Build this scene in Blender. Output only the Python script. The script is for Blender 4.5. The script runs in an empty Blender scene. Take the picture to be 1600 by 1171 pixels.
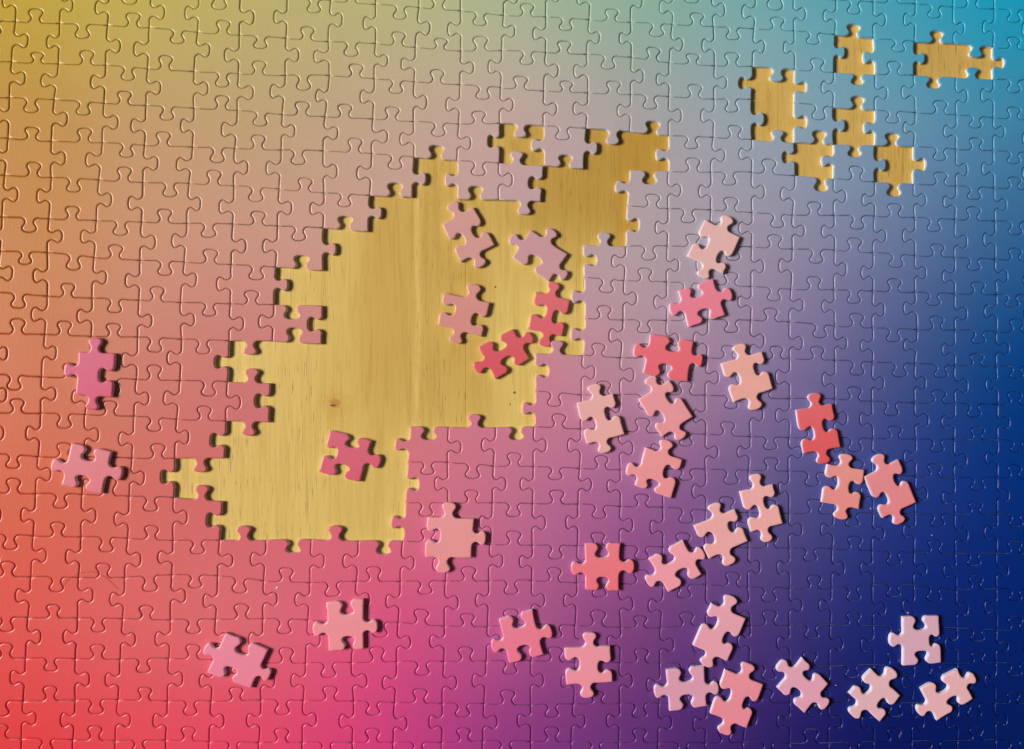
import bpy, math, random
from mathutils import Vector
from mathutils.geometry import delaunay_2d_cdt

random.seed(7)
sc = bpy.context.scene
COL = sc.collection

# ------------------------------------------------------------------ scale
S = 0.0003            # metres per unit of the puzzle's layout grid (a piece is about 21 mm wide)
T = 7.4               # card thickness in layout units (2.2 mm)
HC = 1400.0           # camera height over the face of the puzzle, layout units
CX, CY = 800.0, 585.5

# ------------------------------------------------------------------ camera
cam = bpy.data.cameras.new("camera")
cam.sensor_fit = 'HORIZONTAL'
cam.sensor_width = 36.0
cam.lens = 36.0 * HC / 1600.0
cam.clip_start = 0.01
cam.clip_end = 50.0
cam_o = bpy.data.objects.new("camera", cam)
cam_o.location = (0, 0, (T + HC) * S)
COL.objects.link(cam_o)
sc.camera = cam_o

# ------------------------------------------------------------------ world and light
w = bpy.data.worlds.new("World")
sc.world = w
w.use_nodes = True
bg = w.node_tree.nodes["Background"]
bg.inputs[0].default_value = (1.0, 0.97, 0.94, 1)
bg.inputs[1].default_value = 0.075

def area_light(name, az, elev, dist, sx, sy, power, color):
    L = bpy.data.lights.new(name, 'AREA')
    L.shape = 'RECTANGLE'
    L.size, L.size_y = sx, sy
    L.energy = power
    L.color = color
    o = bpy.data.objects.new(name, L)
    d = Vector((math.cos(elev) * math.cos(az), math.cos(elev) * math.sin(az), math.sin(elev)))
    o.location = d * dist
    o.rotation_euler = (-d).to_track_quat('-Z', 'Y').to_euler()
    COL.objects.link(o)
    return o

area_light("window_light", math.radians(175), math.radians(38.5), 3.0, 1.15, 0.72, 146.0, (1.0, 0.985, 0.96))

sc.view_settings.view_transform = 'Standard'
sc.view_settings.look = 'None'
sc.view_settings.exposure = 0.0
sc.view_settings.gamma = 1.0
sc.render.film_transparent = False

# ------------------------------------------------------------------ helpers
def lin(c):
    c = max(0.0, c) / 255.0
    return c / 12.92 if c <= 0.04045 else ((c + 0.055) / 1.055) ** 2.4

def lin3(rgb):
    return tuple(lin(v) for v in rgb) + (1.0,)

def wx(px, k=1.0):
    return (px - CX) * S * k

def wy(py, k=1.0):
    return -(py - CY) * S * k

def mat(name):
    m = bpy.data.materials.new(name)
    m.use_nodes = True
    nt = m.node_tree
    return m, nt, nt.nodes, nt.links, nt.nodes["Principled BSDF"]

def mesh_obj(name, verts, faces, mats, parent=None, mi=None, smooth=None, loc=None):
    me = bpy.data.meshes.new(name)
    me.from_pydata(verts, [], faces)
    for m in mats:
        me.materials.append(m)
    if mi:
        me.polygons.foreach_set("material_index", mi)
    if smooth is not None:
        me.polygons.foreach_set("use_smooth", smooth)
    me.update()
    o = bpy.data.objects.new(name, me)
    if loc:
        o.location = loc
    COL.objects.link(o)
    if parent:
        o.parent = parent
    return o

def math_node(N, Lk, op, a, b=None, c=None):
    n = N.new("ShaderNodeMath")
    n.operation = op
    for i, v in enumerate((a, b, c)):
        if v is None:
            continue
        if isinstance(v, (int, float)):
            n.inputs[i].default_value = v
        else:
            Lk.new(v, n.inputs[i])
    return n.outputs[0]

# ------------------------------------------------------------------ the assembled puzzle: root
puzzle = bpy.data.objects.new("jigsaw_puzzle", None)
puzzle.empty_display_size = 0.02
COL.objects.link(puzzle)
puzzle["label"] = "half-finished gradient jigsaw of interlocked pieces, from yellow and red to purple and navy"
puzzle["category"] = "puzzle"

# ------------------------------------------------------------------ materials
# colour of the print at points of the picture (rows top to bottom, nine across)
GRADIENT = [
    [(171,143,43),(178,158,76),(175,163,102),(176,171,120),(164,177,143),(139,174,156),(114,170,175),(70,163,186),(22,160,194)],
    [(170,119,39),(178,139,91),(180,150,113),(184,156,134),(188,160,154),(167,160,162),(146,163,176),(110,152,179),(65,135,174)],
    [(173,104,37),(185,128,97),(189,137,121),(193,147,137),(187,148,153),(176,156,162),(153,143,166),(105,120,161),(46,99,153)],
    [(181,91,48),(188,109,92),(191,111,109),(197,120,123),(199,123,139),(176,132,152),(136,115,156),(72,85,142),(0,65,137)],
    [(191,80,49),(195,96,84),(198,98,105),(204,105,118),(188,106,138),(154,92,143),(98,84,137),(41,58,133),(0,46,125)],
    [(203,72,66),(205,89,90),(206,97,108),(206,79,122),(174,83,133),(124,65,126),(73,55,121),(19,37,115),(0,34,112)],
    [(207,55,58),(212,66,78),(214,65,98),(198,60,118),(141,54,126),(96,46,116),(47,30,104),(5,21,94),(0,27,98)],
]

def bicubic(u, v):
    """u in 0..8, v in 0..6; Catmull-Rom through the table."""
    def cr(p0, p1, p2, p3, t):
        return 0.5 * (2*p1 + (p2-p0)*t + (2*p0-5*p1+4*p2-p3)*t*t + (3*p1-p0-3*p2+p3)*t*t*t)
    iu, iv = min(int(u), 7), min(int(v), 5)
    fu, fv = u - iu, v - iv
    g = lambda r, c: GRADIENT[max(0, min(6, r))][max(0, min(8, c))]
    out = []
    for k in range(3):
        rows = [cr(*[g(iv + dr, iu + dc)[k] for dc in (-1, 0, 1, 2)], fu) for dr in (-1, 0, 1, 2)]
        out.append(max(0, min(255, cr(*rows, fv))))
    return out

def paper_surface(N, Lk, bsdf, colour, coord):
    """satin printed paper: faint mottling in the ink, fine linen relief."""
    n1 = N.new("ShaderNodeTexNoise"); n1.inputs["Scale"].default_value = 900; n1.inputs["Detail"].default_value = 3
    Lk.new(coord, n1.inputs["Vector"])
    n2 = N.new("ShaderNodeTexNoise"); n2.inputs["Scale"].default_value = 60; n2.inputs["Detail"].default_value = 2
    Lk.new(coord, n2.inputs["Vector"])
    v = math_node(N, Lk, 'ADD', math_node(N, Lk, 'MULTIPLY', n1.outputs["Fac"], 0.13),
                  math_node(N, Lk, 'MULTIPLY', n2.outputs["Fac"], 0.07))
    hsv = N.new("ShaderNodeHueSaturation")
    Lk.new(math_node(N, Lk, 'ADD', v, 0.90), hsv.inputs["Value"])
    Lk.new(colour, hsv.inputs["Color"])
    Lk.new(hsv.outputs["Color"], bsdf.inputs["Base Color"])
    mp = N.new("ShaderNodeMapping")
    mp.inputs["Scale"].default_value = (1.0, 0.12, 1.0)
    Lk.new(coord, mp.inputs["Vector"])
    n3 = N.new("ShaderNodeTexNoise"); n3.inputs["Scale"].default_value = 1500; n3.inputs["Detail"].default_value = 1
    Lk.new(mp.outputs["Vector"], n3.inputs["Vector"])
    bp = N.new("ShaderNodeBump")
    bp.inputs["Strength"].default_value = 0.06
    bp.inputs["Distance"].default_value = 0.0002
    Lk.new(n3.outputs["Fac"], bp.inputs["Height"])
    Lk.new(bp.outputs["Normal"], bsdf.inputs["Normal"])
    bsdf.inputs["Roughness"].default_value = 0.3
    bsdf.inputs["Specular IOR Level"].default_value = 0.3

def make_print():
    m, nt, N, Lk, b = mat("gradient_print")
    tc = N.new("ShaderNodeTexCoord"); tc.object = puzzle
    sep = N.new("ShaderNodeSeparateXYZ"); Lk.new(tc.outputs["Object"], sep.inputs[0])
    u = math_node(N, Lk, 'MULTIPLY_ADD', sep.outputs["X"], 1 / (1600 * S), 0.5)
    v = math_node(N, Lk, 'MULTIPLY_ADD', sep.outputs["Y"], -1 / (1171 * S), 0.5)
    NR, NC = 19, 25
    prev = None
    for r in range(NR):
        cr = N.new("ShaderNodeValToRGB")
        el = cr.color_ramp.elements
        while len(el) < NC:
            el.new(len(el) / NC)
        for i in range(NC):
            el[i].position = i / (NC - 1)
            el[i].color = lin3(bicubic(8 * i / (NC - 1), 6 * r / (NR - 1)))
        Lk.new(u, cr.inputs[0])
        if prev is None:
            prev = cr.outputs[0]
        else:
            mr = N.new("ShaderNodeMapRange")
            mr.inputs["From Min"].default_value = (r - 1) / (NR - 1)
            mr.inputs["From Max"].default_value = r / (NR - 1)
            Lk.new(v, mr.inputs["Value"])
            mx = N.new("ShaderNodeMix"); mx.data_type = 'RGBA'
            Lk.new(mr.outputs[0], mx.inputs["Factor"])
            Lk.new(prev, mx.inputs[6]); Lk.new(cr.outputs[0], mx.inputs[7])
            prev = mx.outputs[2]
    paper_surface(N, Lk, b, prev, tc.outputs["Object"])
    return m

def make_loose_print():
    m, nt, N, Lk, b = mat("loose_piece_print")
    oi = N.new("ShaderNodeObjectInfo")
    tc = N.new("ShaderNodeTexCoord")
    sep = N.new("ShaderNodeSeparateXYZ"); Lk.new(tc.outputs["Object"], sep.inputs[0])
    hs = N.new("ShaderNodeHueSaturation")
    Lk.new(math_node(N, Lk, 'MULTIPLY_ADD', sep.outputs["Y"], -2.5, 1.0), hs.inputs["Saturation"])
    Lk.new(math_node(N, Lk, 'MULTIPLY_ADD', sep.outputs["X"], 0.15, 0.5), hs.inputs["Hue"])
    Lk.new(oi.outputs["Color"], hs.inputs["Color"])
    paper_surface(N, Lk, b, hs.outputs["Color"], tc.outputs["Object"])
    return m

def make_card():
    m, nt, N, Lk, b = mat("grey_card")
    tc = N.new("ShaderNodeTexCoord")
    n = N.new("ShaderNodeTexNoise"); n.inputs["Scale"].default_value = 1800; n.inputs["Detail"].default_value = 4
    Lk.new(tc.outputs["Object"], n.inputs["Vector"])
    r = N.new("ShaderNodeValToRGB")
    r.color_ramp.elements[0].color = (0.52, 0.58, 0.63, 1)
    r.color_ramp.elements[1].color = (0.73, 0.77, 0.80, 1)
    Lk.new(n.outputs["Fac"], r.inputs[0])
    Lk.new(r.outputs[0], b.inputs["Base Color"])
    b.inputs["Roughness"].default_value = 0.85
    return m

def make_wood():
    m, nt, N, Lk, b = mat("varnished_wood")
    geo = N.new("ShaderNodeNewGeometry")
    oi = N.new("ShaderNodeObjectInfo")
    # every plank is cut from another place of the log
    off = N.new("ShaderNodeCombineXYZ")
    Lk.new(math_node(N, Lk, 'MULTIPLY', oi.outputs["Random"], 3.7), off.inputs[0])
    Lk.new(math_node(N, Lk, 'MULTIPLY', oi.outputs["Random"], 9.1), off.inputs[1])
    add = N.new("ShaderNodeVectorMath"); add.operation = 'ADD'
    Lk.new(geo.outputs["Position"], add.inputs[0]); Lk.new(off.outputs[0], add.inputs[1])
    def stretched(sx, sy):
        mp = N.new("ShaderNodeMapping"); mp.inputs["Scale"].default_value = (sx, sy, 1)
        Lk.new(add.outputs[0], mp.inputs["Vector"])
        return mp.outputs[0]
    def noise(vec, scale, detail, rough=0.5, dist=0.0):
        n = N.new("ShaderNodeTexNoise")
        n.inputs["Scale"].default_value = scale; n.inputs["Detail"].default_value = detail
        n.inputs["Roughness"].default_value = rough; n.inputs["Distortion"].default_value = dist
        Lk.new(vec, n.inputs["Vector"])
        return n.outputs["Fac"]
    def ramp(f, stops):
        r = N.new("ShaderNodeValToRGB")
        el = r.color_ramp.elements
        while len(el) < len(stops):
            el.new(0.5)
        for e, (p, c) in zip(el, stops):
            e.position = p
            e.color = c if len(c) == 4 else tuple(c) + (1,)
        Lk.new(f, r.inputs[0])
        return r.outputs[0]
    def mix(kind, f, a, c):
        mx = N.new("ShaderNodeMix"); mx.data_type = 'RGBA'; mx.blend_type = kind
        if isinstance(f, (int, float)):
            mx.inputs["Factor"].default_value = f
        else:
            Lk.new(f, mx.inputs["Factor"])
        for s, val in ((6, a), (7, c)):
            if isinstance(val, tuple):
                mx.inputs[s].default_value = val
            else:
                Lk.new(val, mx.inputs[s])
        return mx.outputs[2]
    broad = noise(stretched(1, 0.22), 22, 3, 0.55, 0.6)
    pale = lin3((212, 181, 103)); tan = lin3((194, 156, 74))
    base = ramp(broad, [(0.32, pale), (0.66, tan)])
    base = mix('MIX', 0.5, base, oi.outputs["Color"])
    # darker heartwood stripe with a pale streak of sapwood beside it, and a darker reach of the next board
    sx = N.new("ShaderNodeSeparateXYZ"); Lk.new(geo.outputs["Position"], sx.inputs[0])
    wander = noise(stretched(1, 0.3), 45, 2)
    def stripe(a, b, soft_a, soft_b):
        xx = math_node(N, Lk, 'ADD', sx.outputs[0], math_node(N, Lk, 'MULTIPLY_ADD', wander, 24 * S, -12 * S))
        r1 = N.new("ShaderNodeMapRange"); r1.interpolation_type = 'SMOOTHSTEP'
        r1.inputs["From Min"].default_value = wx(a - soft_a); r1.inputs["From Max"].default_value = wx(a + soft_a)
        r2 = N.new("ShaderNodeMapRange"); r2.interpolation_type = 'SMOOTHSTEP'
        r2.inputs["From Min"].default_value = wx(b + soft_b); r2.inputs["From Max"].default_value = wx(b - soft_b)
        Lk.new(xx, r1.inputs["Value"]); Lk.new(xx, r2.inputs["Value"])
        return math_node(N, Lk, 'MULTIPLY', r1.outputs[0], r2.outputs[0])
    fade = N.new("ShaderNodeMapRange"); fade.interpolation_type = 'SMOOTHSTEP'
    fade.inputs["From Min"].default_value = wy(760); fade.inputs["From Max"].default_value = wy(560)
    Lk.new(sx.outputs[1], fade.inputs["Value"])
    base = mix('MIX', math_node(N, Lk, 'MULTIPLY', math_node(N, Lk, 'MULTIPLY', stripe(562, 760, 26, 20), math_node(N, Lk, 'MULTIPLY_ADD', fade.outputs[0], 0.85, 0.15)), 0.68), base, lin3((186, 146, 66)))
    base = mix('MIX', math_node(N, Lk, 'MULTIPLY', stripe(646, 655, 5, 5), 0.45), base, lin3((224, 192, 112)))
    yv = N.new("ShaderNodeMapRange"); yv.interpolation_type = 'SMOOTHSTEP'
    yv.inputs["From Min"].default_value = wy(470); yv.inputs["From Max"].default_value = wy(300)
    Lk.new(sx.outputs[1], yv.inputs["Value"])
    base = mix('MIX', math_node(N, Lk, 'MULTIPLY', math_node(N, Lk, 'MULTIPLY', stripe(790, 1080, 60, 60), yv.outputs[0]), 0.7), base, lin3((172, 130, 46)))
    grain = noise(stretched(1, 0.06), 380, 5, 0.65, 0.9)
    base = mix('MULTIPLY', 0.55, base, ramp(grain, [(0.30, (0.78, 0.70, 0.55)), (0.55, (1, 1, 1))]))
    # open pores: short dark dashes along the grain, denser in some stripes
    pores = noise(stretched(1, 0.06), 1500, 2, 0.6)
    zone = noise(stretched(1, 0.12), 30, 2)
    lines = ramp(noise(stretched(1, 0.022), 620, 2, 0.6, 0.3), [(0.60, (0, 0, 0)), (0.70, (1, 1, 1))])
    pm = math_node(N, Lk, 'MULTIPLY', ramp(pores, [(0.60, (0, 0, 0)), (0.71, (1, 1, 1))]),
                   ramp(zone, [(0.40, (0.08, 0.08, 0.08)), (0.62, (1, 1, 1))]))
    base = mix('MIX', math_node(N, Lk, 'MULTIPLY', pm, 0.75), base, lin3((120, 84, 28)))
    base = mix('MIX', math_node(N, Lk, 'MULTIPLY', math_node(N, Lk, 'MULTIPLY', lines, ramp(zone, [(0.42, (0.1, 0.1, 0.1)), (0.58, (1, 1, 1))])), 0.42), base, lin3((150, 112, 46)))
    # a knot and two small dents in the board
    def spot(px, py, rx, ry):
        sp = N.new("ShaderNodeSeparateXYZ"); Lk.new(geo.outputs["Position"], sp.inputs[0])
        wob = noise(geo.outputs["Position"], 420, 3)
        dx = math_node(N, Lk, 'DIVIDE', math_node(N, Lk, 'SUBTRACT', sp.outputs[0], wx(px)), rx * S)
        dy = math_node(N, Lk, 'DIVIDE', math_node(N, Lk, 'SUBTRACT', sp.outputs[1], wy(py)), ry * S)
        d = math_node(N, Lk, 'SQRT', math_node(N, Lk, 'ADD', math_node(N, Lk, 'MULTIPLY', dx, dx), math_node(N, Lk, 'MULTIPLY', dy, dy)))
        d = math_node(N, Lk, 'ADD', d, math_node(N, Lk, 'MULTIPLY_ADD', wob, 1.2, -0.6))
        mr = N.new("ShaderNodeMapRange"); mr.interpolation_type = 'SMOOTHSTEP'
        mr.inputs["From Min"].default_value = 1.25; mr.inputs["From Max"].default_value = 0.45
        Lk.new(d, mr.inputs["Value"])
        return mr.outputs[0]
    base = mix('MIX', math_node(N, Lk, 'MULTIPLY', spot(524, 634, 26, 26), 0.35), base, lin3((186, 140, 58)))
    base = mix('MIX', math_node(N, Lk, 'MULTIPLY', spot(522, 630, 9, 8), 0.85), base, lin3((176, 118, 44)))
    base = mix('MIX', math_node(N, Lk, 'MULTIPLY', spot(519, 634, 5, 2.2), 0.95), base, lin3((92, 62, 14)))
    base = mix('MIX', spot(804, 614, 2.4, 2.2), base, lin3((84, 66, 20)))
    base = mix('MIX', spot(774, 448, 1.6, 1.4), base, lin3((60, 44, 14)))
    base = mix('MIX', spot(797, 632, 1.4, 3.0), base, lin3((110, 84, 30)))
    Lk.new(base, b.inputs["Base Color"])
    bp = N.new("ShaderNodeBump"); bp.inputs["Strength"].default_value = 0.35; bp.inputs["Distance"].default_value = 0.0002
    Lk.new(math_node(N, Lk, 'SUBTRACT', grain, pm), bp.inputs["Height"])
    Lk.new(bp.outputs["Normal"], b.inputs["Normal"])
    b.inputs["Roughness"].default_value = 0.5
    b.inputs["Specular IOR Level"].default_value = 0.3
    return m

M_PRINT = make_print()
M_LOOSE = make_loose_print()
M_CARD = make_card()
M_WOOD = make_wood()

# ------------------------------------------------------------------ the table: glued planks on a board
def box(x0, x1, y0, y1, z0, z1, bev):
    v = [(x0, y0, z0), (x1, y0, z0), (x1, y1, z0), (x0, y1, z0),
         (x0, y0, z1 - bev), (x1, y0, z1 - bev), (x1, y1, z1 - bev), (x0, y1, z1 - bev),
         (x0 + bev, y0 + bev, z1), (x1 - bev, y0 + bev, z1), (x1 - bev, y1 - bev, z1), (x0 + bev, y1 - bev, z1)]
    f = [(3, 2, 1, 0)]
    for i in range(4):
        j = (i + 1) % 4
        f.append((i, j, j + 4, i + 4)); f.append((i + 4, j + 4, j + 8, i + 8))
    f.append((8, 9, 10, 11))
    return v, f

EDGES = [-420, -190, -20, 250, 727.5, 962, 1219, 1425, 1660, 1880, 2060]
TONES = [(200,160,80), (206,168,88), (198,158,76), (206,176,96), (206,175,94), (196,153,70), (203,163,88), (200,160,86), (200,158,74), (206,166,84)]
tv, tf = box(wx(EDGES[0]), wx(EDGES[-1]), wy(1560), wy(-390), -0.024, -0.0062, 0.0001)
table = mesh_obj("table_top", tv, tf, [M_WOOD])
table["kind"] = "structure"
table.color = lin3((200, 160, 80))
for i in range(len(EDGES) - 1):
    pv, pf = box(wx(EDGES[i]) + 0.00002, wx(EDGES[i + 1]) - 0.00002, wy(1560), wy(-390), -0.006, 0.0, 0.00012)
    pl = mesh_obj("plank", pv, pf, [M_WOOD], table)
    pl.color = lin3(TONES[i])

# ------------------------------------------------------------------ the cut of the puzzle
# Corners and knob tips of the cutting lines. "@X" picks a sheet (origin, four units to one), "cN" a column,
# then corner, knob tip, corner, ... ; "-" where the cut is hidden.
SHEETS = {"P": (0, 0, 1), "A1": (0, 0, 4), "A2": (400, 0, 4), "A3": (800, 0, 4), "A4": (1200, 0, 4),
          "B1": (0, 240, 4), "B2": (340, 240, 4), "B3": (900, 240, 4), "B4": (1200, 240, 4),
          "C1": (0, 500, 4), "C2": (240, 500, 4), "M": (600, 400, 4), "C4": (900, 500, 4), "C5": (1200, 500, 4),
          "D1": (0, 740, 4), "D2": (300, 740, 4), "D3": (590, 640, 4), "D4": (900, 740, 4), "D5": (1200, 700, 4),
          "E1": (0, 878, 4), "E2": (300, 878, 4), "E3": (600, 878, 4), "E4": (900, 878, 4), "E5": (1200, 878, 4)}

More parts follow.
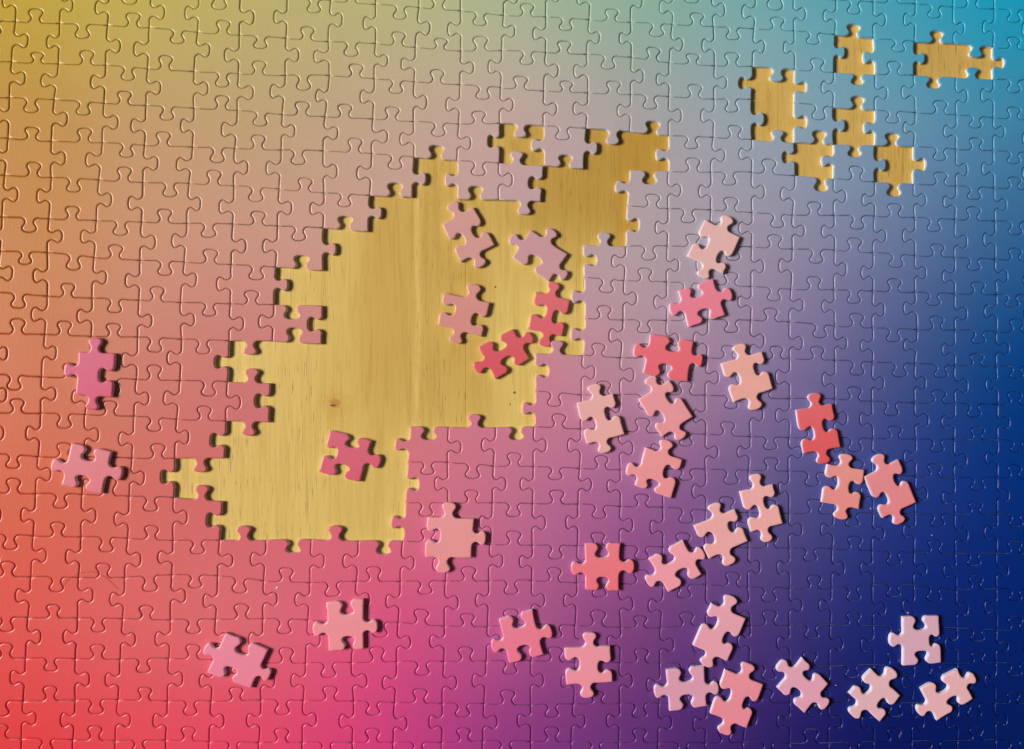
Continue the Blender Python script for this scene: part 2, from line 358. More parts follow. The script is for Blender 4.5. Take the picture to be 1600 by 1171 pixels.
HLINES = {
0: "@P c15 1052,-25 1082,5 1112,-20 - 1182,-18 1210,15.5 1240,-8 - 1307,0 1335,22 1365,3 1397,-18 1431,6 1461,28 1490,11 1520,-12 1554,14 1585,35 1620,17",
1: "@P c0 25,-32 - 98,-28 - 172,-24 202,7.5 237,-18 - 311,-12 342,15 376,-7 - 449,-3 490,20 517,1.5 551,-14 587,7 625,30 655,12 687,-8 720,17 749,40 787,24 824,5.5 853,26.5 884,48 921,31 956,14 985.5,35 1026,57 1051,38 1090,20 1115,41.5 1145,62 1178.5,45 1215,27 1241,48 1271,69 1305,54 1335,38 1365,60 1405,81 1429,65 1465,48 1491,68 1524.5,89.5 1552,74 1586,58 1619,79",
2: "@P c0 24,34 56,14 93,37 128,60 168,40 208,20 233,43.5 276,68 309,50.5 350,32 374,55 407,76 447,60 481,42 513,65 549,88 587,68 624,50 649,74 689,60 720.5,80 751,57 784,79 824,101 853,82 882,64 917,85 950,108 987,89.5 1022.5,74 1046,98 1084,84 1117,103 1145,82 1176,104 1214,127 1242,109 1278,91 1303,113 1340,132 1368,116 1397,96 1428,117.5 1459.5,138 1494,121 1520,105 1552,124 1585,145 1618,126",
3: "@P c0 18,97 59,82 91.5,100 136,79 165,102 199,125.5 230.5,107.5 259,87 303,112 347.5,136 372.5,115.5 405,95.5 446,118 474,141 515,118 557.5,100 585,123 619,146 647.5,128 684,109 719,132.5 755,155.5 782.5,137 815,119 850,142.5 886,127 919,145.5 959,126.5 986,148 1015.5,170.5 1045.5,151 1087,132 1116,155 1144,175.5 1174.5,155.5 - 1241,160 1279.5,187 1302,167.5 1342,150.5 1367.5,172.5 1395,192.5 1431,176 1471,157.5 1494.5,179.5 1525,200 1552.5,184.5 1585,167.5 1620,188",
4: "@P c0 14.5,153 47.5,176 84.5,156 130.5,180 162.5,161.5 194.5,142.5 228,165 261,188 303,169 347,149.5 371,172.5 407,197 441,179 472.5,159 508,182.5 540,163 583,186 613,167 646,190 686,213 717,194 747.5,174 781,192.5 812.5,214.5 849,197 879.5,219 916,200.5 957,225.5 984,205.5 1021,189 1045,212 1080.5,232.5 1115,214.5 1149,196 1175,218 1216,202.5 1241,222.5 1281,204 1303,226 1336,245 1367,227 1395,208 1428,229 1469,251 1494,233 1526,215.5 1552.5,235.5 1585,256 1620,240",
5: "@P c0 12.5,216 51,199 80,221 132,200.5 160,223 197.5,246 226,227 256,206 301,230 340,254 367,232 404,211 439.5,234.5 466,257.5 505,236 555,216 581,240 617.5,264.5 647,246 682.5,227 714,251 747.5,274.5 780,255 808,236 849.5,258.5 884,242.4 912,264 - 984,266 1015,288 1044.5,268 1084,247 1111,269.5 1141,289.5 1175,269 1203.5,249 1243,274.5 1282,299 1302.5,279 1340,260 1367,284.5 1397.5,307 1427.5,287 1471,269.5 1494,291 1522.5,312 1554,294 1586,277 1620,297",
6: "@B1 c0 28,135 210,55 320,150 455,242 618,165 780,85 893,182 1060,270 1182,187 1340,105 1462,203 @B2 240,300 385,222 550,153 665,247 795,333 950,262 1110,185 1215,275 - @P 714,311.5 743,291 779.6,312.5 818,335.5 845,315 - - - @B3 320,325 485,255 577,345 700,433 845,352 975,275 1103,370 1258,463 1355,385 @B4 290,303 415,388 560,473 668,392 797,313 918,402 1040,488 1172,412 1288,333 1420,423 1550,510 1685,430",
7: "@B1 c0 12,397 180,492 305,408 455,330 602,420 755,512 885,430 1028,347 1168,437 1305,525 1455,440 @B2 258,362 375,453 510,545 660,465 800,392 940,488 - - - - - - - - - @B3 45,572 175,493 312,580 460,665 572,578 730,503 838,583 985,668 1100,585 1245,508 1355,597 @B4 305,685 418,605 545,528 658,620 805,712 920,638 1065,567 1168,650 1288,730 1422,662 1550,593 1685,675",
8: "@B1 c0 2,612 160,693 295,620 455,728 588,650 725,572 875,668 1030,762 1152,678 1320,600 1445,695 @B2 240,790 362,710 525,637 658,732 - - - - - - - - - - - @B3 50,775 190,870 302,795 435,717 568,803 700,890 840,815 975,742 1097,832 1238,922 1345,850 @B4 292,770 415,853 540,937 657,860 795,783 920,868 1035,950 1168,878 1315,803 1430,882 1528,960 1690,885",
9: "@B1 c0 -25,868 112,968 295,892 425,812 575,905 715,995 868,917 985,833 1128,932 1310,1017 1440,940 @B2 215,858 352,945 460,1035 655,950 - - - - - - - - - - - @B3 55,1030 180,953 297,1042 425,1122 568,1045 705,970 825,1040 975,1120 1095,1043 1225,968 1335,1053 @B4 330,1152 418,1078 562,1000 655,1090 785,1178 935,1102 1058,1018 1168,1105 1318,1190 1430,1115 1560,1035 1695,1120",
10: "@C1 c0 -28,85 110,-6 280,92 402,8 570,103 712,22 860,107 965,203 1135,122 1265,213 1432,132 @C2 600,220 742,135 880,50 1048,152 - - - - - - - - - @M 945,607 1080,527 1243,620 1345,548 @C4 280,238 435,150 565,240 700,320 818,238 955,160 1090,245 1258,165 1337,243 @C5 315,168 420,253 557,347 655,265 822,357 920,275 1082,362 1170,287 1308,212 1430,290 1555,368 1695,292",
11: "@C1 c0 -40,342 85,440 260,357 440,272 555,365 700,465 852,373 965,283 1125,380 1300,478 1420,388 @C2 610,303 728,395 - - - - - - - - - - - @M 945,845 1065,942 @C4 35,470 175,385 278,470 440,560 545,465 690,383 810,470 970,555 1090,485 1185,410 1337,493 @C5 300,578 420,495 548,420 650,510 770,600 918,520 1070,440 1170,525 1288,607 1437,528 1545,450 1698,530",
12: "@C1 c0 -55,580 110,495 255,585 400,678 530,592 690,507 838,602 965,697 1103,622 1280,540 1412,632 @C2 590,725 720,642 - - - - - @D3 200,107 320,190 443,110 605,28 738,112 870,190 978,108 1135,30 1272,122 1390,45 @C4 270,695 420,615 558,712 688,790 812,715 955,637 1092,730 1215,812 1335,737 @C5 275,660 413,735 545,825 655,743 795,665 925,747 1060,828 1165,748 1310,673 1437,752 1560,828 1698,760",
13: "@C1 c0 -65,835 80,930 238,857 400,770 530,858 650,945 825,865 985,775 @C2 132,867 290,955 440,867 - - - - - - - @D3 185,330 315,408 438,332 592,432 725,355 855,272 975,358 1115,440 1263,370 1405,290 1518,378 @C4 420,1010 550,935 690,1005 810,935 970,1028 1080,940 1225,862 1328,947 @C5 275,1040 415,960 560,877 650,965 785,1045 925,978 1045,900 1165,987 1315,1067 1435,988 1545,908 1698,995",
14: "@D1 c0 -75,120 85,32 222,128 378,218 512,132 680,22 807,143 940,238 1085,152 1262,72 1388,174 - - - - - - - @D3 172,585 303,668 440,585 590,505 718,585 850,672 970,590 1122,505 1255,592 1385,683 @D4 278,208 415,130 545,212 690,312 812,230 950,147 1078,246 1215,165 1332,250 @D5 297,322 410,415 530,493 658,408 790,330 920,415 1065,493 1170,413 1297,337 1435,413 1548,493 1695,420",
15: "@D1 c0 -85,380 60,477 207,392 360,305 507,398 660,492 797,405 950,327 1082,420 1235,505 1372,418 @D2 322,327 462,418 630,498 745,415 895,327 1040,422 1195,505 1318,422 @D3 315,745 433,835 570,755 705,845 855,760 967,850 1115,937 1250,852 1380,770 1512,853 @D4 410,540 545,460 675,372 805,465 940,545 1078,465 1220,385 1335,467 @D5 265,710 402,632 545,553 650,643 787,733 915,655 1045,575 1172,660 1290,738 1430,660 1545,583 1692,665",
16: "@D1 c0 -95,640 50,552 193,648 355,740 490,652 645,562 780,652 940,740 1073,635 1220,717 1360,640 @D2 290,748 448,672 590,590 738,685 880,770 1028,675 1140,583 1303,675 @D3 298,1157 425,1073 570,985 697,1073 835,1158 965,1070 1110,990 1247,1085 @D4 150,775 268,690 410,603 545,700 678,780 815,695 983,617 1075,712 1205,805 1335,720 @D5 290,797 398,882 540,957 655,857 785,932 912,860 1035,960 1178,885 1302,800 1430,883 1548,957 1690,890",
17: "@E1 c0 -105,345 40,437 175,350 335,268 485,352 612,440 765,357 915,275 1065,365 1210,450 1348,360 1510,265 @E2 445,358 575,452 725,365 885,285 1015,375 1175,472 1290,380 1438,298 @E3 378,403 527,325 648,408 797,297 925,390 1070,478 1195,398 1340,303 @E4 280,410 405,338 530,415 690,317 812,395 950,312 1092,400 1213,303 1335,397 @E5 275,482 390,397 535,315 657,400 790,490 915,410 1030,495 1180,415 1305,497 1430,430 1545,343 1688,430",
18: "@E1 c0 -115,605 35,508 160,603 315,685 470,607 612,517 750,610 895,695 1055,605 1205,517 1335,612 @E2 285,705 430,632 592,538 710,635 855,725 997,630 1160,533 1280,625 @E3 240,712 375,625 513,533 640,622 790,705 920,620 1075,533 1195,630 1330,540 1475,630 @E4 408,543 525,632 680,720 812,640 880,560 1085,645 1205,740 1335,652 @E5 262,562 385,655 527,725 660,645 790,560 915,655 1050,720 1185,640 1310,560 1425,633 1545,715 1688,640",
19: "@E1 c0 -130,870 10,965 145,872 312,778 470,865 600,953 738,862 908,785 1048,872 1190,960 1320,872 @E2 275,785 432,865 565,957 697,868 865,778 1012,872 1130,960 1268,880 @E3 225,795 365,887 492,972 625,888 775,803 918,895 1053,973 1185,890 1335,808 1475,887 @E4 400,977 520,885 670,800 818,880 950,800 1080,880 1190,795 1337,882 @E5 290,965 380,880 530,800 660,885 795,972 900,885 1050,800 1190,885 1290,973 1420,885 1535,818 1685,890",
20: "@E1 c0 -140,1100 5,1015 132,1105 290,1190 455,1113 595,1027 720,1120 870,1200 1035,1115 1180,1033 1308,1125 @E2 255,1210 418,1130 560,1043 690,1130 840,1215 1003,1130 1130,1043 1258,1130 @E3 213,1215 362,1130 500,1040 620,1120 760,1205 918,1125 1050,1033 1172,1125 1325,1210 1470,1130 @E4 398,1042 515,1130 668,1215 808,1135 935,1050 1045,1130 1200,1210 1335,1135 @E5 270,1047 380,1135 540,1215 660,1130 790,1040 900,1125 1050,1205 1185,1120 1305,1035 1425,1115 1545,1200 1682,1120",
}

VTIPS = {
0: "@P c12 875,-7 902,-3 1004,3 1031,11 1133,16 1160,18 1259,22 1287,24 1384,31 1412,30 1507,44 1536,42",
1: "@P c0 4,2 114,9 149,11 257,20 289,20 397,27 428,27 535,32 568,36 672,45 700,46 805,50 833,53 937.5,59 968,60 1067,70 1097.5,72 1195,74 1225,75 1321,81 1349,89 1446,91 - 1570,99",
2: "@P c0 44,65 73,65 188,72 209,76 328,80 351,86 467,86 490.5,89 606,95 627,100 740.5,106 763,105 872.5,110 897,111 1006,120 1026,124 1136,129 1155,129 1261,136 1284,136 1387,145 1409,144 1512,151 1533,150",
3: "@P c0 39.5,122.5 64.5,125 142,128 251,137.5 325,139 396,145 422.5,142.5 494,149 563,151 667,160 697,162.5 802,164 870,170 896,170 965,172.5 1065.5,181 1095.5,181 1194.5,186 1261,190 1321,195 1350,199 1412,200 1475,206 1570,206",
4: "@P c0 -8,181 105,187 184.5,191 205,197 282.5,197 346,202 461,205 528,209 606,214 625,217 736,224 762,221 829,226 934,231 - 1024.5,241 1133,242.5 1155.5,241 1223,246 1284,250 1385.5,257.5 1447,257.5 1512,265 1535,264",
5: "@P c0 -10,243 102,247.5 134,249 247,256 276,256 387.5,262.5 416,262.5 527,267.5 558,270 666,280 694,281 801,282 826,285 - 961,291 @B3 657,230 770,235 1180,240 @B4 82,250 488,265 590,290 988,290 1097,300 1493,320",
6: "@B1 c0 110,260 230,265 697,290 802,310 1255,315 1370,335 @B2 465,340 578,345 1028,370 c14 @B3 395,450 497,460 925,470 1020,465 1430,485 @B4 337,490 738,520 843,515 1247,550 1347,535",
7: "@B1 c0 -80,505 388,520 505,520 970,555 1075,545 1537,580 @B2 283,575 742,595 c13 @B3 127,665 225,670 645,700 752,695 1175,705 1270,700 @B4 492,725 585,745 990,745 1092,770 1498,765",
8: "@B1 c0 78,755 208,765 665,775 783,795 1228,795 1355,815 @B2 440,820 c13 @M 1170,255 @B3 380,910 490,930 910,935 1015,930 1423,950 @B4 340,955 730,980 850,970 1245,1000 1355,985",
9: "@B1 c1 197,1005 483,1015 950,1050 1215,1035 1523,1065 @B2 257,1050 563,1065 c13 @M 1165,490 @C4 208,95 642,125 735,120 1178,130 1418,145 @C5 495,145 580,160 850,160 1090,185 1507,180",
10: "@C1 c0 45,210 352,210 650,235 760,250 1045,240 1340,260 c12 @M 1027,715 @C4 120,330 365,340 480,345 893,365 - 1250,360 @C5 342,375 725,400 988,395 1250,410 1362,405",
11: "@C1 c1 348,465 450,475 930,495 1022,490 1503,515 @C2 632,505 c12 @M 862,955 @C4 120,590 200,600 - 735,600 1172,590 1250,595 @C5 495,615 575,625 1003,625 1087,635 1512,640",
12: "@C1 c0 22,710 162,710 617,715 743,740 1180,735 1312,750 c9 @D3 105,220 523,235 653,220 1055,225 1190,225 @C4 357,800 470,815 890,830 1010,825 1415,830 @C5 485,850 728,855 850,855 1243,875 1362,865",
13: "@C1 c1 318,965 600,975 903,990 1003,980 c9 @D3 255,468 358,465 803,465 893,470 1338,475 1437,480 @D4 625,80 728,110 1165,110 1268,90 @D5 480,250 580,285 995,290 1090,315 1508,295",
14: "@D1 c0 5,260 130,258 600,265 715,280 1170,275 1288,290 c9 @D3 82,705 520,705 637,705 1050,705 1178,705 @D4 357,320 465,335 890,345 1000,330 1415,350 @D5 330,510 725,535 845,520 1250,540 1355,525",
15: "@D1 c1 288,515 410,515 880,540 987,525 1455,545 @D2 367,535 828,550 945,545 1390,560 @D3 345,970 785,950 888,955 1335,970 @D4 352,575 625,580 730,570 1153,585 1258,585 @D5 478,755 578,755 990,760 1097,770 1503,765",
16: "@D1 c1 97,765 582,765 688,785 1160,765 1270,795 @D2 533,785 645,790 1110,790 1213,800 @E3 465,255 575,240 1005,240 1125,240 @D4 357,815 455,825 900,845 1000,840 1413,825 @D5 320,985 733,1005 840,990 1250,1010 1355,995",
17: "@E1 c1 255,470 395,470 845,485 970,480 1420,490 @E2 355,485 802,490 925,500 1367,505 @E3 288,500 725,495 845,500 1280,510 @E4 197,500 613,520 735,530 1013,500 1258,510 @E5 467,515 580,520 995,520 1105,520 1500,530",
18: "@E1 c1 63,725 560,730 657,740 1143,735 1248,745 @E2 517,745 620,740 1095,740 1193,755 @E3 455,755 553,740 998,745 1108,745 @E4 353,745 443,770 895,765 1000,765 1420,765 @E5 300,770 580,765 835,750 1270,765 1355,745",
19: "@E1 c1 225,980 378,985 815,995 957,990 1400,995 @E2 342,990 778,990 922,1000 1345,1010 @E3 282,1000 708,1005 835,990 1258,1000 1393,995 @E4 600,1010 733,1010 1128,990 1258,1000 @E5 463,1000 583,1005 975,1000 1113,1000 1495,985",
}

# cells where the table shows (row: columns)
GAPS = {1: [19, 21, 22], 2: [17], 3: [17, 19], 4: [11, 13, 14, 18, 20], 5: [9, 12, 13], 6: range(8, 14), 7: range(7, 13),
        8: range(6, 13), 9: range(7, 13), 10: range(5, 12), 11: range(6, 12), 12: range(5, 9), 13: range(4, 9), 14: range(5, 9)}
GAP = {(r, c) for r, cs in GAPS.items() for c in cs}

R0, R1, C0, C1 = -2, 23, -3, 26
VTX, HT, VT = {}, {}, {}

def tokens(s):
    sheet = SHEETS["P"]
    for tok in s.split():
        if tok[0] == '@':
            sheet = SHEETS[tok[1:]]
        elif tok[0] == 'c':
            yield int(tok[1:])
        elif tok == '-':
            yield None
        else:
            a, b = tok.split(',')
            yield (sheet[0] + float(a) / sheet[2], sheet[1] + float(b) / sheet[2])

for r, s in HLINES.items():
    c, is_v = 0, True
    for t in tokens(s):
        if isinstance(t, int):
            c, is_v = t, True
            continue
        if is_v:
            if t: VTX[r, c] = t
            is_v = False
        else:
            if t: HT[r, c] = t
            c += 1; is_v = True
for r, s in VTIPS.items():
    c = 0
    for t in tokens(s):
        if isinstance(t, int):
            c = t
            continue
        if t: VT[r, c] = t
        c += 1

# corners outside the picture or under the gap go on as the grid does
known = dict(VTX)
todo = {(r, c) for r in range(R0, R1 + 1) for c in range(C0, C1 + 1)} - set(known)
while todo:
    new = {}
    for (r, c) in todo:
        est = []
        for dr, dc in ((0, 1), (0, -1), (1, 0), (-1, 0)):
            a, b = known.get((r + dr, c + dc)), known.get((r + 4 * dr, c + 4 * dc))
            if a and b:
                est.append((a[0] + (a[0] - b[0]) / 3, a[1] + (a[1] - b[1]) / 3))
        if est:
            new[r, c] = (sum(e[0] for e in est) / len(est), sum(e[1] for e in est) / len(est))
    if not new:
        break
    known.update(new); todo -= set(new)
VTX = known

# one knob, as a half outline: distance along the cut, height (for a knob 23.7 high)
HALF = [(-13.6, -0.5), (-10.2, 0.7), (-7.7, 3.4), (-6.7, 6.8), (-7.6, 10.2), (-9.7, 13.4), (-11.1, 16.6), (-10.4, 19.9), (-7.6, 22.3), (-3.9, 23.5)]
KNOB = HALF + [(0.0, 23.7)] + [(-a, b) for a, b in reversed(HALF)]

def cut_edge(p0, p1, tip, rng):
    """points from p0 to p1 (p1 left out) along one side of a piece, with its knob."""
    dx, dy = p1[0] - p0[0], p1[1] - p0[1]
    ln = math.hypot(dx, dy)
    ux, uy = dx / ln, dy / ln
    nx, ny = -uy, ux
    u0 = (tip[0] - p0[0]) * ux + (tip[1] - p0[1]) * uy
    h = (tip[0] - p0[0]) * nx + (tip[1] - p0[1]) * ny
    sg = 1 if h > 0 else -1
    ah = max(15.5, min(28.0, abs(h)))
    k = ah / 23.7
    wk = 0.55 + 0.45 * k
    wk *= min(1.0, ln / 60.0)
    u0 = max(0.31 * ln, min(0.69 * ln, u0))
    skew = rng.uniform(-0.9, 0.9)
    flat = rng.uniform(0.6, 1.25)
    wr, wl = rng.uniform(0.95, 1.05), rng.uniform(0.95, 1.05)
    bow0, bow1 = rng.uniform(-0.7, 0.5), rng.uniform(-0.7, 0.5)
    loc = [(0.0, 0.0)]
    a0 = u0 - 13.6 * wk
    for f, q in ((0.35, 0.6), (0.75, 0.9)):
        loc.append((a0 * f, bow0 * q - 0.35 * f))
    for i, (a, b) in enumerate(KNOB):
        e = b / 23.7
        top = (a * (wl if a < 0 else wr)) * wk
        bb = b * k
        if e > 0.9:
            bb -= (1 - flat) * 1.2 * (1 - abs(a) / 8)
        loc.append((u0 + top + skew * e, bb))
    a1 = u0 + 13.6 * wk
    for f, q in ((0.25, 0.9), (0.65, 0.6)):
        loc.append((a1 + (ln - a1) * f, bow1 * q - 0.35 * (1 - f)))
    loc.append((ln, 0.0))
    # Catmull-Rom through the points, two steps each round the knob
    out = []
    n = len(loc)
    for i in range(n - 1):
        q0, q1, q2, q3 = loc[max(0, i - 1)], loc[i], loc[i + 1], loc[min(n - 1, i + 2)]
        for t in ((0.0, 0.5) if 2 <= i < n - 3 else (0.0,)):
            pt = []
            for d in (0, 1):
                pt.append(0.5 * (2*q1[d] + (q2[d]-q0[d])*t + (2*q0[d]-5*q1[d]+4*q2[d]-q3[d])*t*t + (3*q1[d]-q0[d]-3*q2[d]+q3[d])*t**3))
            out.append((p0[0] + ux * pt[0] + nx * sg * pt[1], p0[1] + uy * pt[0] + ny * sg * pt[1]))
    return out

EDGE_CACHE = {}
WARN = []
def grid_edge(kind, r, c):
    key = (kind, r, c)
    if key in EDGE_CACHE:
        return EDGE_CACHE[key]
    rng = random.Random(hash((r * 131 + c) * 2 + (kind == 'h')))
    p0 = VTX[r, c]
    p1 = VTX[r, c + 1] if kind == 'h' else VTX[r + 1, c]
    tip = (HT if kind == 'h' else VT).get((r, c))
    dx, dy = p1[0] - p0[0], p1[1] - p0[1]
    ln = math.hypot(dx, dy)
    if tip is None:
        sg = rng.choice((-1, 1)); f = rng.uniform(0.44, 0.56)
        tip = (p0[0] + dx * f - dy / ln * 22 * sg, p0[1] + dy * f + dx / ln * 22 * sg)
    else:
        h = (tip[0] - p0[0]) * -dy / ln + (tip[1] - p0[1]) * dx / ln
        u = ((tip[0] - p0[0]) * dx + (tip[1] - p0[1]) * dy) / ln / ln
        if not 16 <= abs(h) <= 27 or not 0.33 < u < 0.67 or not 48 < ln < 85:
            WARN.append((kind, r, c, round(h, 1), round(u, 2), round(ln, 1)))
    EDGE_CACHE[key] = cut_edge(p0, p1, tip, rng)
    return EDGE_CACHE[key]

def reverse_edge(e, end):
    return [end] + e[:0:-1]

def cell_outline(r, c):
    top = grid_edge('h', r, c)
    right = grid_edge('v', r, c + 1)
    bottom = reverse_edge(grid_edge('h', r + 1, c), VTX[r + 1, c + 1])
    left = reverse_edge(grid_edge('v', r, c), VTX[r + 1, c])
    return top + right + bottom + left

def inset(poly, d):
    """move the outline inwards by d (outline runs clockwise in y-down layout space)."""
    n = len(poly)
    out = []
    for i in range(n):
        x0, y0 = poly[i - 1]; x1, y1 = poly[i]; x2, y2 = poly[(i + 1) % n]
        ax, ay = x1 - x0, y1 - y0; bx, by = x2 - x1, y2 - y1
        la, lb = math.hypot(ax, ay) or 1, math.hypot(bx, by) or 1
        n1 = (-ay / la, ax / la); n2 = (-by / lb, bx / lb)
        mx, my = n1[0] + n2[0], n1[1] + n2[1]
        ml = math.hypot(mx, my) or 1
        mx, my = mx / ml, my / ml
        cosv = max(0.55, mx * n1[0] + my * n1[1])
        out.append((x1 + mx * d / cosv, y1 + my * d / cosv))
    return out

def area2(poly):
    return sum(poly[i - 1][0] * poly[i][1] - poly[i][0] * poly[i - 1][1] for i in range(len(poly)))

# cross-section of the rim, inset and drop below the face: the die presses the print down over the edge
RIM = [(0.04, -2.0), (0.20, -1.25), (0.62, -0.66), (1.25, -0.26), (2.0, -0.05), (2.7, 0.0)]
LOOSE_RIM = [(0.0, -1.15), (0.22, -0.85), (0.70, -0.48), (1.4, -0.19), (2.2, -0.04), (3.0, 0.0)]

def piece_geometry(poly, centre, k, z0, gap=0.0, parts=("wall", "face"), tilt=(0, 0), lift=0.0, rim=RIM):
    """vertices and faces in metres round the centre; returns verts, faces, material index, smooth flags."""
    if area2(poly) < 0:
        poly = poly[::-1]
    V, F, MI, SM = [], [], [], []
    def ring(d, z):
        base = len(V)
        for (x, y) in inset(poly, d + gap):
            lx, ly = (x - centre[0]) * S * k, -(y - centre[1]) * S * k
            V.append((lx, ly, (z0 + z + lift) * S + lx * tilt[0] + ly * tilt[1]))
        return base
    n = len(poly)
    def strip(a, b, mi, sm):
        for i in range(n):
            j = (i + 1) % n
            F.append((a + j, a + i, b + i, b + j)); MI.append(mi); SM.append(sm)
    if "wall" in parts:
        a = ring(rim[0][0] + 0.15, 0.0)
        b = ring(rim[0][0], T + rim[0][1])
        strip(a, b, 1, False)
    if "face" in parts:
        prev = ring(rim[0][0], T + rim[0][1])
        for d, z in rim[1:]:
            cur = ring(d, T + z)
            strip(prev, cur, 0, True)
            prev = cur
        # the flat of the face
        cv, ce, cf, ov, oe, of = delaunay_2d_cdt([Vector(V[prev + i][:2]) for i in range(n)], [(i, (i + 1) % n) for i in range(n)], [], 1, 1e-9)
        idx = []
        for q, src in zip(cv, ov):
            if src:
                idx.append(prev + src[0])
            else:
                V.append((q.x, q.y, (z0 + T + lift) * S + q.x * tilt[0] + q.y * tilt[1]))
                idx.append(len(V) - 1)
        for f in cf:
            F.append(tuple(idx[i] for i in f)); MI.append(0); SM.append(False)
    return V, F, MI, SM

def visible_share(poly):
    xs = [p[0] for p in poly]; ys = [p[1] for p in poly]
    a = (max(xs) - min(xs)) * (max(ys) - min(ys))
    w_ = max(0, min(1600, max(xs)) - max(0, min(xs))); h_ = max(0, min(1171, max(ys)) - max(0, min(ys)))
    return w_ * h_ / a

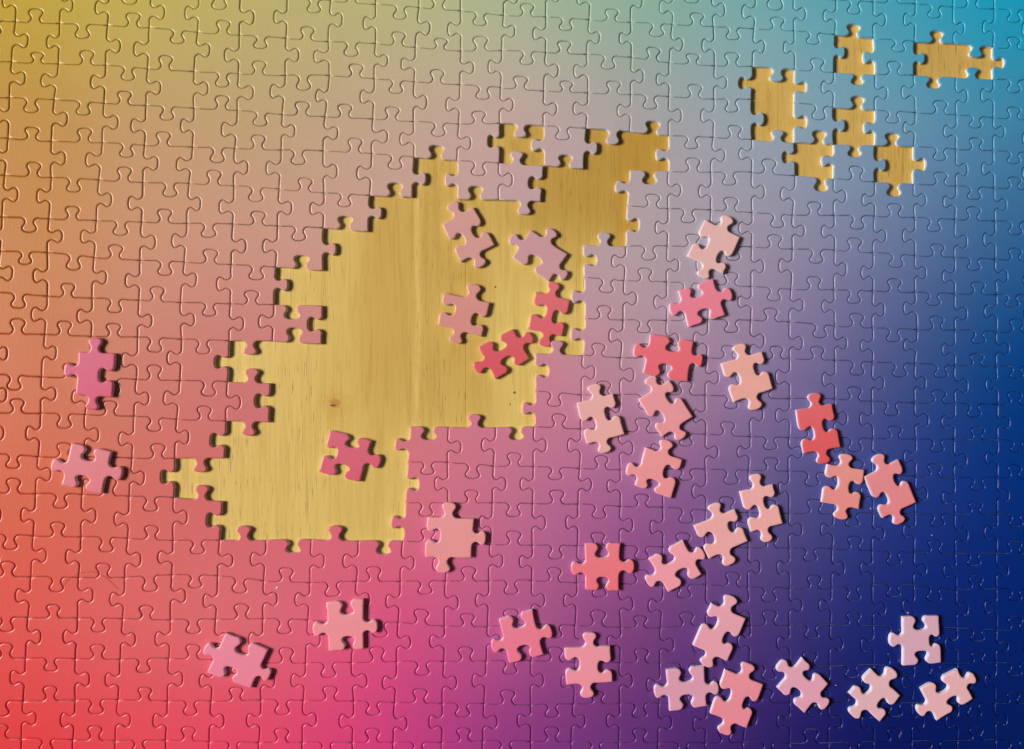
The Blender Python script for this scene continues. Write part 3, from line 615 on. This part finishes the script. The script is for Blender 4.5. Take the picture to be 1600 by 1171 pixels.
# ------------------------------------------------------------------ loose pieces: corner, knob, corner, knob, ...
K = 1171 / 130.0
LOOSE = [
 # origin, eight points, colour, on wood, label
 ((85,520), [(333,270),(565,70),(848,290),(617,595),(805,912),(520,1090),(295,880),(128,520)], (195,91,114), 0,
  "mauve-pink loose piece with three knobs lying on the orange pieces at far left"),
 ((75,670), [(325,205),(550,455),(890,325),(1040,640),(755,920),(495,660),(180,795),(38,500)], (204,115,123), 0,
  "dusty pink loose piece on salmon pieces, directly below the mauve-pink three-knob one"),
 ((670,300), [(183,455),(315,150),(620,210),(622,585),(925,745),(740,1050),(450,985),(497,650)], (200,146,139), 1,
  "dusty rose tilted loose piece on bare wood, just under the attached pink pieces"),
 ((785,335), [(395,220),(720,220),(920,560),(905,880),(655,945),(490,595),(140,605),(110,320)], (194,145,150), 1,
  "pale mauve loose piece with three knobs on bare wood above the coral pieces"),
 ((665,425), [(258,293),(690,172),(903,430),(650,655),(785,912),(410,1005),(170,750),(410,545)], (203,136,128), 1,
  "dusty pink loose piece on wood, left of the upright coral-red piece"),
 ((805,425), [(290,275),(560,148),(772,398),(527,620),(660,905),(410,1050),(180,808),(437,560)], (211,103,109), 1,
  "upright coral-red loose piece on wood against the right side of the gap"),
 ((725,490), [(200,475),(525,515),(690,218),(962,312),(930,635),(592,615),(440,925),(150,785)], (206,90,98), 1,
  "tilted crimson loose piece on wood at lower left of the upright coral-red one"),
 ((485,650), [(280,208),(570,448),(855,350),(985,650),(690,928),(450,683),(120,790),(367,540)], (203,95,113), 1,
  "deep pink loose piece alone on the wood in the lower part of the gap"),
 ((645,775), [(205,297),(510,95),(862,325),(1030,600),(822,875),(420,1085),(170,865),(385,570)], (221,143,143), 0,
  "salmon loose piece with three knobs on the pink pieces beside the gap's lower right edge"),
 ((1055,325), [(425,165),(755,120),(915,410),(600,670),(675,925),(380,980),(170,685),(465,510)], (223,175,171), 0,
  "pale peach tilted loose piece on the grey-lilac pieces above a bright pink one"),
 ((1030,410), [(270,400),(540,492),(760,232),(1020,425),(930,745),(625,660),(415,910),(150,670)], (228,127,146), 0,
  "bright pink loose piece on lilac pieces, directly below the pale peach one"),
 ((980,495), [(328,250),(640,498),(938,350),(1065,620),(850,915),(545,665),(228,795),(95,470)], (226,107,118), 0,
  "coral-red loose piece on mauve pieces, its corner touching a pink piece below"),
 ((1105,525), [(195,390),(450,115),(770,220),(665,490),(925,745),(700,1035),(375,935),(465,590)], (230,166,155), 0,
  "peach loose piece on violet pieces, right of the coral-red one"),
 ((870,590), [(280,360),(520,95),(790,228),(680,520),(955,800),(690,1060),(425,940),(548,630)], (225,166,160), 0,
  "pale peach-pink loose piece on mauve pieces just right of the gap's corner"),
 ((975,575), [(200,445),(355,130),(635,175),(615,450),(970,690),(820,1000),(535,975),(545,660)], (227,149,153), 0,
  "pink tilted loose piece touching the underside of the coral-red piece"),
 ((960,670), [(440,265),(750,168),(955,435),(697,590),(795,985),(560,720),(290,800),(175,560)], (230,146,148), 0,
  "salmon-pink loose piece on purple pieces directly below the pink tilted one"),
 ((1215,605), [(265,325),(510,88),(765,235),(640,560),(888,850),(660,1080),(370,935),(525,650)], (223,98,102), 0,
  "red loose piece on violet-blue pieces, above two salmon loose pieces"),
 ((1250,695), [(390,275),(655,135),(905,355),(690,600),(832,910),(570,1050),(305,810),(545,550)], (230,145,139), 0,
  "salmon upright loose piece directly below the red one"),
 ((1325,700), [(235,410),(405,110),(712,168),(655,465),(962,770),(750,1065),(490,990),(570,700)], (229,138,144), 0,
  "rose-pink tilted loose piece on blue pieces, right of the salmon upright one"),
 ((1125,730), [(280,345),(490,100),(742,245),(622,510),(885,795),(670,1055),(440,915),(562,620)], (234,168,164), 0,
  "pale pink loose piece on purple pieces, upper right of the diagonal row of three"),
 ((1065,770), [(170,465),(440,160),(748,235),(665,500),(935,685),(700,1015),(385,935),(460,620)], (232,166,164), 0,
  "pale pink loose piece in the middle of the diagonal row of three"),
 ((990,820), [(210,485),(525,540),(695,220),(985,380),(960,700),(650,635),(485,950),(190,825)], (235,154,165), 0,
  "rosy loose piece at the lower left end of the diagonal row of three"),
 ((880,820), [(305,270),(550,470),(805,265),(1000,590),(785,935),(560,738),(315,915),(112,620)], (230,117,127), 0,
  "coral loose piece lying level on purple pieces, left of the diagonal row of three"),
 ((480,910), [(265,290),(560,460),(790,238),(990,620),(790,940),(580,760),(300,968),(75,660)], (224,137,143), 0,
  "light salmon loose piece lying level on hot pink pieces below the gap"),
 ((310,965), [(380,220),(590,525),(978,455),(1005,830),(735,1005),(470,705),(118,775),(80,430)], (220,125,146), 0,
  "orchid-pink tilted loose piece on the red pieces at the lower left"),
 ((750,930), [(265,345),(560,465),(738,208),(1015,510),(895,840),(610,710),(410,962),(160,730)], (227,120,142), 0,
  "hot pink loose piece on magenta pieces, left of an upright pink one"),
 ((855,975), [(245,340),(590,125),(885,315),(715,610),(918,822),(565,1045),(270,862),(458,570)], (230,144,157), 0,
  "pink upright loose piece on plum pieces with a knob at its top and bottom"),
 ((1060,920), [(470,210),(755,108),(950,420),(640,670),(685,1025),(380,1095),(205,800),(545,510)], (228,159,172), 0,
  "pale pink tilted loose piece on dark purple, above a pair that almost touches"),
 ((1010,1015), [(280,290),(560,465),(815,235),(1020,545),(852,800),(560,640),(325,870),(110,600)], (218,153,174), 0,
  "mauve-pink level loose piece on dark purple, left one of the pair that almost touches"),
 ((1085,1025), [(435,195),(775,110),(970,405),(690,650),(735,1020),(410,1110),(225,815),(515,570)], (231,141,154), 0,
  "salmon-pink tilted loose piece on dark purple, right one of the pair that almost touches"),
 ((1190,1010), [(575,165),(622,450),(940,530),(925,850),(605,945),(525,615),(220,590),(250,240)], (225,161,181), 0,
  "pink tilted loose piece on indigo pieces, between the near-touching pair and a diagonal one"),
 ((1375,940), [(325,220),(560,410),(828,205),(695,555),(862,862),(590,695),(325,905),(140,545)], (218,169,186), 0,
  "pale mauve loose piece with three sockets lying on navy pieces"),
 ((1305,1025), [(510,190),(838,205),(918,560),(625,640),(628,930),(242,850),(195,530),(485,505)], (227,178,186), 0,
  "pale pink diagonal loose piece on navy, below left of the three-socket one"),
 ((1415,1025), [(215,465),(545,510),(735,190),(985,300),(950,605),(640,590),(440,915),(180,800)], (234,178,183), 0,
  "pale pink diagonal loose piece on navy nearest the bottom right corner"),
]

# ------------------------------------------------------------------ build the assembled pieces
cells = []
loose_centres = [(o[0] + 65, o[1] + 65) for o, *_ in LOOSE]
for r in range(R0, R1):
    for c in range(C0, C1):
        if (r, c) in GAP:
            continue
        poly = cell_outline(r, c)
        share = visible_share(poly)
        m = (sum(VTX[a][0] for a in ((r, c), (r + 1, c), (r, c + 1), (r + 1, c + 1))) / 4,
             sum(VTX[a][1] for a in ((r, c), (r + 1, c), (r, c + 1), (r + 1, c + 1))) / 4)
        cover = sum(max(0, 1 - math.hypot(m[0] - a, m[1] - b) / 60) for a, b in loose_centres if 1)
        cells.append((share - 0.4 * cover, r, c, poly, m, share))
cells.sort(key=lambda e: -e[0])
SINGLE = 300
mass = ([], [], [], [])
for i, (score, r, c, poly, m, share) in enumerate(cells):
    rng = random.Random(r * 977 + c)
    lift = rng.uniform(-0.22, 0.22)
    seat = (rng.uniform(-0.13, 0.13), rng.uniform(-0.13, 0.13))      # how it happens to sit in its place
    tilt = (rng.uniform(-0.0035, 0.0035), rng.uniform(-0.0035, 0.0035))
    V, F, MI, SM = piece_geometry([(x + seat[0], y + seat[1]) for x, y in poly], m, 1.0, 0.0, rng.uniform(0.05, 0.2), tilt=tilt, lift=lift)
    if i < SINGLE:
        mesh_obj("interlocked_piece", V, F, [M_PRINT, M_CARD], puzzle, MI, SM, (wx(m[0]), wy(m[1]), 0))
    else:
        b = len(mass[0])
        mass[0].extend((x + wx(m[0]), y + wy(m[1]), z) for x, y, z in V)
        mass[1].extend(tuple(j + b for j in f) for f in F)
        mass[2].extend(MI); mass[3].extend(SM)
o = mesh_obj("outer_pieces", mass[0], mass[1], [M_PRINT, M_CARD], puzzle, mass[2], mass[3])
o["kind"] = "stuff"
if WARN:
    print("CUT", len(WARN), WARN)

# ------------------------------------------------------------------ build the loose pieces
for i, (org, pts, rgb, on_wood, label) in enumerate(LOOSE):
    P = [(org[0] + x / K, org[1] + y / K) for x, y in pts]
    rng = random.Random(500 + i)
    z0 = 0.05 if on_wood else T + 0.3
    k = (HC - (z0 + T - T)) / HC          # a face nearer the lens is smaller than it looks
    poly = []
    for e in range(4):
        a, tip, b = P[2 * e], P[2 * e + 1], P[(2 * e + 2) % 8]
        poly += cut_edge(a, b, tip, rng)
    m = (sum(P[j][0] for j in (0, 2, 4, 6)) / 4, sum(P[j][1] for j in (0, 2, 4, 6)) / 4)
    root = bpy.data.objects.new("puzzle_piece", None)
    root.empty_display_size = 0.005
    root.location = (wx(m[0]) * k, wy(m[1]) * k, z0 * S)
    COL.objects.link(root)
    root["label"] = label
    root["category"] = "puzzle piece"
    root["group"] = "loose pieces lying on the wood" if on_wood else "loose pieces lying on the puzzle"
    V, F, MI, SM = piece_geometry(poly, m, k, 0.0, parts=("wall",), rim=LOOSE_RIM)
    mesh_obj("card_core", V, F, [M_CARD], root, None, SM)
    V, F, MI, SM = piece_geometry(poly, m, k, 0.0, parts=("face",), rim=LOOSE_RIM)
    f = mesh_obj("printed_face", V, F, [M_LOOSE], root, None, SM)
    f.color = lin3(rgb)

# ------------------------------------------------------------------ small litter on the puzzle
def plain(name, rgb, rough=0.7):
    m, nt, N, Lk, b = mat(name)
    n = N.new("ShaderNodeTexNoise"); n.inputs["Scale"].default_value = 2500
    r = N.new("ShaderNodeValToRGB")
    r.color_ramp.elements[0].color = lin3([v * 0.85 for v in rgb]); r.color_ramp.elements[1].color = lin3(rgb)
    Lk.new(n.outputs["Fac"], r.inputs[0]); Lk.new(r.outputs[0], b.inputs["Base Color"])
    b.inputs["Roughness"].default_value = rough
    return m

M_FLECK = plain("paper_scrap", (240, 232, 222))
M_FLUFF = plain("grey_fluff", (110, 108, 100))
M_HAIR = plain("dark_hair", (90, 50, 40), 0.5)

def fleck(name, px, py, lx, ly, hz, ang, material, label, cat, group=None):
    """a torn chip: a small irregular shard, thicker in the middle."""
    rng = random.Random(int(px * 7 + py))
    n = 9
    V = [(0, 0, hz * S)]
    for j in range(n):
        t = j / n * 2 * math.pi
        rr = rng.uniform(0.7, 1.1)
        x, y = math.cos(t) * lx * rr, math.sin(t) * ly * rr
        V.append(((x * math.cos(ang) - y * math.sin(ang)) * S, (x * math.sin(ang) + y * math.cos(ang)) * S, rng.uniform(0.0, 0.25) * hz * S))
    F = [(0, 1 + j, 1 + (j + 1) % n) for j in range(n)] + [tuple(range(n, 0, -1))]
    o = mesh_obj(name, V, F, [material], loc=(wx(px), wy(py), (T + 0.15) * S))
    o["label"] = label; o["category"] = cat
    if group: o["group"] = group
    return o

fleck("paper_fleck", 433.5, 918.5, 3.6, 1.1, 1.6, 0.55, M_FLECK, "tiny white paper fleck on a pink-red piece left of the light salmon loose piece", "fleck", "paper flecks")
fleck("paper_fleck", 1360.5, 795, 1.2, 0.8, 0.8, -0.6, M_FLECK, "tiny white speck on blue between the salmon and rose-pink loose pieces", "fleck", "paper flecks")
fleck("paper_fleck", 1456, 836.5, 0.9, 0.9, 0.8, 0.2, M_FLECK, "tiny pale speck on a navy piece right of the rose-pink loose piece", "fleck", "paper flecks")
fleck("paper_fleck", 1306, 1071, 0.9, 0.8, 0.6, 0.2, M_FLECK, "tiny white speck on indigo between two loose pieces at the bottom", "fleck", "paper flecks")
fleck("paper_fleck", 1418.5, 958, 1.6, 0.8, 0.8, 0.1, M_FLECK, "tiny white chip in the cut just above the three-socket loose piece", "fleck", "paper flecks")
fleck("lint_ball", 1274, 1102.5, 2.6, 1.8, 1.6, 0.4, M_FLUFF, "tiny grey lint by the lower knob of the pink loose piece on indigo", "lint")

def strand(name, pts, rad, material, label, cat):
    V, F, n = [], [], 6
    P3 = [Vector((wx(x), wy(y), (T + z) * S)) for x, y, z in pts]
    for i, p in enumerate(P3):
        d = (P3[min(i + 1, len(P3) - 1)] - P3[max(i - 1, 0)]).normalized()
        a = d.cross(Vector((0, 0, 1))).normalized(); b = a.cross(d)
        for j in range(n):
            t = j / n * 2 * math.pi
            V.append(tuple(p + (a * math.cos(t) + b * math.sin(t)) * rad * S))
    for i in range(len(P3) - 1):
        for j in range(n):
            F.append((i * n + j, i * n + (j + 1) % n, (i + 1) * n + (j + 1) % n, (i + 1) * n + j))
    o = mesh_obj(name, V, F, [material], None, None, [True] * len(F))
    o["label"] = label; o["category"] = cat

strand("hair", [(101, 914, .3), (105, 908, .4), (112, 902, .4), (122, 897, .5), (133, 894, .5), (143, 893, .5), (153, 896, .5), (163, 901, .4), (171, 907, .4), (178, 914, .4), (185, 921, .3)],
       0.16, M_HAIR, "fine curved hair lying across red pieces at the left", "hair")
